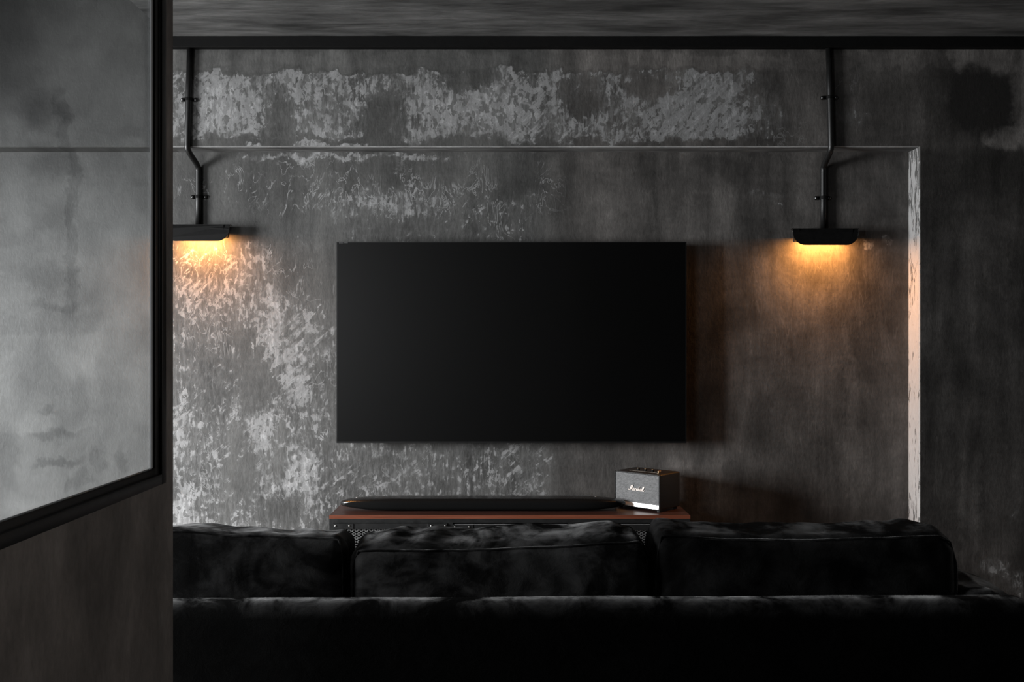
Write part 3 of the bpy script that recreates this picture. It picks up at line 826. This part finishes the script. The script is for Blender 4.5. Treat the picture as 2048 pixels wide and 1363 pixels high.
# ------------------------------------------------------------------ bluetooth speaker with script logo
def make_speaker():
    w, d, h, ft = 0.212, 0.146, 0.1373, 0.0077
    Cx, Cy = 0.5900, 3.642
    ang = math.atan2(-0.14, 0.151)          # local +x runs from the far left corner to the near right corner
    t = empty('speaker', (Cx, Cy, TOP), 'small black box speaker with grey woven front and script logo on the console', 'speaker')
    t.rotation_euler = (0, 0, ang)
    # local frame: near right front corner at origin, body spans x -w..0, y 0..d
    bm = bmesh.new(); box(bm, -w, 0, 0.004, d, ft, ft+h, 0.007, 3)
    from_bm('body', bm, M['vinyl'], t, True)
    fb = 0.0055
    bm = bmesh.new()
    box(bm, -w, -w+fb, 0, 0.010, ft, ft+h, 0.002, 1); box(bm, -fb, 0, 0, 0.010, ft, ft+h, 0.002, 1)
    box(bm, -w+fb, -fb, 0, 0.010, ft+h-fb, ft+h, 0.002, 1); box(bm, -w+fb, -fb, 0, 0.010, ft, ft+fb*0.8, 0.002, 1)
    from_bm('front_rim', bm, M['vinyl'], t, True)
    bm = bmesh.new(); box(bm, -w+fb, -fb, 0.0025, 0.0045, ft+0.019, ft+h-fb, 0.0008, 1)
    from_bm('grille', bm, M['grille'], t)
    bm = bmesh.new()
    zl, zh = ft+fb*0.8, ft+0.019
    c = [(-w+fb, 0.0005, zl), (-fb, 0.0005, zl), (-fb, 0.0034, zh), (-w+fb, 0.0034, zh)]
    e = [(x, 0.0055, z) for x, y, z in c]
    A = [bm.verts.new(p) for p in c]; B = [bm.verts.new(p) for p in e]
    bm.faces.new(A); bm.faces.new(B[::-1])
    for i in range(4): bm.faces.new((A[i], B[i], B[(i+1) % 4], A[(i+1) % 4]))
    from_bm('metal_strip', bm, M['steel_strip'], t)
    # control panel on top
    zt = ft+h
    bm = bmesh.new(); box(bm, -w*0.80, -w*0.16, d*0.28, d*0.58, zt-0.001, zt+0.0008)
    from_bm('control_panel', bm, simple('dark_bronze_panel', (0.05, 0.042, 0.034), 0.35, 0.8, 0.1, 100), t)
    for k in (0.66, 0.50, 0.34):
        bm = bmesh.new(); lathe(bm, [(0.0060, 0), (0.0060, 0.006), (0.0052, 0.0075)], (0, 0, 1), (-w*k, d*0.42, zt+0.0008), 20)
        kn = from_bm('knob', bm, M['black_steel'], t, True)
        bm = bmesh.new(); lathe(bm, [(0.0048, 0), (0.0048, 0.0012)], (0, 0, 1), (-w*k, d*0.42, zt+0.0083), 20)
        from_bm('knob_cap', bm, M['brass'], kn, True)
    bm = bmesh.new(); box(bm, -w*0.205, -w*0.185, d*0.36, d*0.48, zt+0.0008, zt+0.007, 0.0008, 1)
    from_bm('toggle', bm, M['brass'], t)
    for sx in (-w+0.018, -0.014):
        for sy in (0.018, d-0.018):
            bm = bmesh.new(); lathe(bm, [(0.008, 0), (0.009, ft+0.001)], (0, 0, 1), (sx, sy, 0), 14)
            from_bm('foot', bm, M['rubber'], t, True)
    # script lettering, drawn as strokes (units: letter heights, slanted)
    strokes = [
        [(-0.10, 0.30), (-0.14, 0.10), (0.02, 0.0), (0.20, 0.22), (0.36, 0.75), (0.50, 1.18), (0.44, 0.60), (0.46, 0.02)],
        [(0.46, 0.02), (0.62, 0.62), (0.92, 1.28), (0.86, 0.70), (0.84, 0.10), (0.96, 0.0), (1.08, 0.12)],
        [(1.42, 0.42), (1.30, 0.50), (1.14, 0.36), (1.12, 0.10), (1.24, 0.0), (1.38, 0.16), (1.46, 0.48), (1.44, 0.12), (1.56, 0.02), (1.66, 0.16)],
        [(1.66, 0.16), (1.76, 0.55), (1.84, 0.44), (1.98, 0.46), (1.94, 0.14), (2.04, 0.04)],
        [(2.04, 0.04), (2.22, 0.56), (2.30, 0.30), (2.32, 0.08), (2.18, 0.0), (2.10, 0.08)],
        [(2.32, 0.10), (2.48, 0.20), (2.70, 1.05), (2.58, 0.60), (2.48, 0.0), (2.62, 0.42), (2.76, 0.46), (2.74, 0.12), (2.84, 0.02), (2.94, 0.14)],
        [(3.26, 0.42), (3.14, 0.50), (2.98, 0.34), (2.98, 0.08), (3.10, 0.0), (3.24, 0.18), (3.32, 0.48), (3.28, 0.10), (3.40, 0.02), (3.50, 0.20)],
        [(3.50, 0.20), (3.70, 0.90), (3.66, 1.08), (3.56, 0.90), (3.48, 0.20), (3.56, 0.0), (3.68, 0.12)],
        [(3.68, 0.12), (3.90, 0.86), (3.90, 1.08), (3.78, 0.95), (3.70, 0.20), (3.80, 0.0), (3.98, 0.06), (4.10, 0.26)],
    ]
    bm = bmesh.new(); sc = 0.0175; ox, oz = -w*0.5-2.05*sc, ft+0.067
    def cr(P):
        out = []
        for i in range(len(P)-1):
            p0, p1, p2, p3 = P[max(i-1, 0)], P[i], P[i+1], P[min(i+2, len(P)-1)]
            for k in range(4):
                q = k/4
                out.append(tuple(0.5*((2*p1[j])+(-p0[j]+p2[j])*q+(2*p0[j]-5*p1[j]+4*p2[j]-p3[j])*q*q+(-p0[j]+3*p1[j]-3*p2[j]+p3[j])*q**3) for j in (0, 1)))
        out.append(P[-1]); return out
    for st in strokes:
        pts = [(ox+(x+0.16*z)*sc, 0.0002, oz+z*sc*0.92) for x, z in cr(st)]
        tube(bm, pts, 0.00125, 8)
    from_bm('script_logo', bm, M['logo'], t, 'all')['label'] = 'pale script logo reading Marshall'
make_speaker()

# ------------------------------------------------------------------ sofa and its loose back cushions
def rounded_grid(hx, hy, hz, r, nx, ny, nz, fn):
    """closed box surface with rounded edges; fn bends every point"""
    bm = bmesh.new(); cache = {}
    def ax(n): return [-1+2*i/n for i in range(n+1)]
    X, Y, Z = ax(nx), ax(ny), ax(nz)
    def vert(i, j, k):
        key = (i, j, k)
        if key not in cache:
            p = Vector((X[i]*hx, Y[j]*hy, Z[k]*hz))
            c = Vector((max(-hx+r, min(hx-r, p.x)), max(-hy+r, min(hy-r, p.y)), max(-hz+r, min(hz-r, p.z))))
            d = p-c
            if d.length > 1e-9: p = c+d.normalized()*min(r, max(abs(d.x), abs(d.y), abs(d.z)))
            cache[key] = bm.verts.new(fn(p))
        return cache[key]
    for i in range(nx):
        for j in range(ny):
            for k in (0, nz):
                bm.faces.new((vert(i, j, k), vert(i+1, j, k), vert(i+1, j+1, k), vert(i, j+1, k)))
    for i in range(nx):
        for k in range(nz):
            for j in (0, ny):
                bm.faces.new((vert(i, j, k), vert(i+1, j, k), vert(i+1, j, k+1), vert(i, j, k+1)))
    for j in range(ny):
        for k in range(nz):
            for i in (0, nx):
                bm.faces.new((vert(i, j, k), vert(i, j+1, k), vert(i, j+1, k+1), vert(i, j, k+1)))
    return bm

def interp(tab, x):
    if x <= tab[0][0]: return tab[0][1]
    for (a, b), (c, d) in zip(tab, tab[1:]):
        if x <= c:
            q = (x-a)/(c-a); q = q*q*(3-2*q); return b+(d-b)*q
    return tab[-1][1]

SEAT_Z = 0.40
def make_cushion(px0, px1, ridge, seam, label, seed, pucker, lit_tone):
    """ridge / seam: photo rows of the top front ridge and of the rear top seam along the cushion"""
    dm = 2.31; dr = 2.295; dx_ = 2.31
    x0, x1 = (px0-VPX)*dx_/F, (px1-VPX)*dx_/F
    xc, hx = (x0+x1)/2, (x1-x0)/2
    t = empty('back_cushion', (xc, 2.39, SEAT_Z), label, 'cushion', 'loose back cushions of the sofa')
    hy, hz = 0.085, 0.175
    def zr(px): return Zp(interp(ridge, px), 2.42)
    def zs(px): return Zp(interp(seam, px), dr)
    def fn(p):
        u = p.x/hx; v = p.y/hy; w = p.z/hz            # v -1 rear .. +1 front, w -1 bottom .. +1 top
        px = VPX+(xc+p.x)*F/dm
        f = (w+1)/2
        # top edge heights of this slice
        g = max(0.0, min(1.0, (v+1)/2)); g = math.sin(g*math.pi/2)
        ztop = zs(px)+(zr(px)-zs(px))*g
        if v > 0.5: ztop -= 0.02*(v-0.5)**2*4
        z = SEAT_Z+0.002+f*(ztop-SEAT_Z-0.002)
        # plump faces
        bul = (1-u**4)*(1-(2*f-1)**2)
        y = 2.39+p.y*(1+0.28*bul)+0.012*(f-0.5)
        x = xc+p.x*(1+0.004*(1-(2*f-1)**2)*(1-v*v))
        # wrinkles gathered along the seams
        q = Vector((x*7+seed, y*7, z*7))
        k = mnoise.noise(q)*0.006*min(1, (1-abs(w)**6)+0.25)+mnoise.noise(q*2.7)*0.0028
        end = max(0.0, (u*pucker if pucker else abs(u))-0.1)
        top = max(0.0, min(1.0, (w-0.45)/0.4))
        fold = math.sin((x*46+y*20*(1 if pucker >= 0 else -1)+5*mnoise.noise(Vector((x*5, z*6, seed)))))*0.0058*top*end**0.8
        fold += math.sin(x*17+seed+4*mnoise.noise(Vector((x*3, y*6, seed+3))))*0.0035*top
        if v < 0:
            y += -k*1.0
        z += (k+fold)*top*max(0.0, min(1.0, (v+0.85)/0.5))
        if abs(u) > 0.97: x += k*0.6
        return Vector((x, y, z))-Vector(t.location)
    bm = rounded_grid(hx, hy, hz, 0.034, 150, 30, 46, fn)
    c = from_bm('cover', bm, M['velvet'], t, 'all'); c.color = (lit_tone, lit_tone, lit_tone, 1)  # brighter middle and shaded right cushion set through the object colour
    # piping along the rear top seam and down the two rear corners
    r = 0.034; k = r*(1-math.sqrt(0.5))
    pts = []
    for i in range(14): pts.append(Vector((-hx+k, -hy+k, -hz+0.05+(2*hz-0.05-r)*i/14)))
    for i in range(91): 
        x = -hx+r*0.6+(2*hx-1.2*r)*i/90
        pts.append(Vector((x, -hy+k, hz-k)))
    for i in range(14): pts.append(Vector((hx-k, -hy+k, hz-r-(2*hz-0.05-r)*(i+1)/14)))
    w = [fn(p)+Vector((0, -0.0014, 0.0012)) for p in pts]
    bm = bmesh.new(); tube(bm, w, 0.0026, 8)
    from_bm('piping', bm, M['velvet'], t, 'all')
    return t
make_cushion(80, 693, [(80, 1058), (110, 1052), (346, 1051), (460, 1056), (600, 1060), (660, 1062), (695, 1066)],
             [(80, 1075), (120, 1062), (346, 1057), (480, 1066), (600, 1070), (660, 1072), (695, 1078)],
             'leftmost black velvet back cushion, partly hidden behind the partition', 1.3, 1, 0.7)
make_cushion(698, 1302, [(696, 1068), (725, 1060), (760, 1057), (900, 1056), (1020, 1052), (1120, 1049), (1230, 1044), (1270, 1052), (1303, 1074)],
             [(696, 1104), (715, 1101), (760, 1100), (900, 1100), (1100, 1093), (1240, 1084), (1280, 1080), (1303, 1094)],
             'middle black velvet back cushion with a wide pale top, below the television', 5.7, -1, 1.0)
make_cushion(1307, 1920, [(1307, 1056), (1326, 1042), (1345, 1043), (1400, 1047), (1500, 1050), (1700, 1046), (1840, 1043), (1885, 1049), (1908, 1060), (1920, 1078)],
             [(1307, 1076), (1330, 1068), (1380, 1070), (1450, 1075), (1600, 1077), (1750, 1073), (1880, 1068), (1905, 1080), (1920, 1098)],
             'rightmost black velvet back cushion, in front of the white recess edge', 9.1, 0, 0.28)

def make_sofa():
    xl, xr = -1.235, 1.222
    yb = 2.185
    t = empty('sofa', (0, 2.65, 0), 'long black velvet three seat sofa seen from behind, across the foreground', 'sofa')
    # low rear rail with a rounded, slightly uneven top
    h = 0.295; 
    def fb(p):
        f = (p.z/h+1)/2
        X = (xl+xr)/2+p.x
        z = 0.06+f*(0.560+0.004*(X/1.2)+0.0015*mnoise.noise(Vector((X*3, 0, 0))))
        y = yb+0.042+p.y
        n = mnoise.noise(Vector((X*6, y*6, z*6)))*0.0015
        return Vector((X, y+n-0.004*math.sin(f*math.pi), z+n*0.6))-Vector(t.location)
    from_bm('back_rail', rounded_grid((xr-xl)/2, 0.042, h, 0.034, 160, 14, 30, fb), M['velvet_frame'], t, 'all')
    for s in (-1, 1):
        xa_ = xr-0.058 if s > 0 else xl+0.050
        def fa(p):
            f = (p.z/h+1)/2; X = xa_+p.x; Y = 2.700+p.y
            slump = 0.014*max(0, 1-abs(p.x)/0.05)
            z = 0.06+f*(0.556+slump)
            n = mnoise.noise(Vector((X*9, Y*5, z*9)))*0.006
            fold = math.sin(Y*34+X*22+3*mnoise.noise(Vector((X*6, Y*6, 2))))*0.0035*max(0, (f-0.7)/0.3)
            return Vector((X, Y, z+(n+fold)*max(0, (f-0.6)/0.4)))-Vector(t.location)
        from_bm('arm', rounded_grid(0.050 if s < 0 else 0.058, 0.425, h, 0.022, 24, 90, 24, fa), M['velvet_frame'], t, 'all')
    bm = bmesh.new(); box(bm, xl+0.11, xr-0.11, yb+0.09, 3.10, 0.10, SEAT_Z, 0.03, 3)
    local(from_bm('seat', bm, M['velvet_frame'], None, True), t)
    for x in (xl+0.08, xr-0.08):
        for y in (yb+0.06, 3.06):
            bm = bmesh.new(); lathe(bm, [(0.018, 0), (0.024, 0.062)], (0, 0, 1), (x, y, 0), 16)
            local(from_bm('leg', bm, M['black_steel'], None, True), t)
make_sofa()
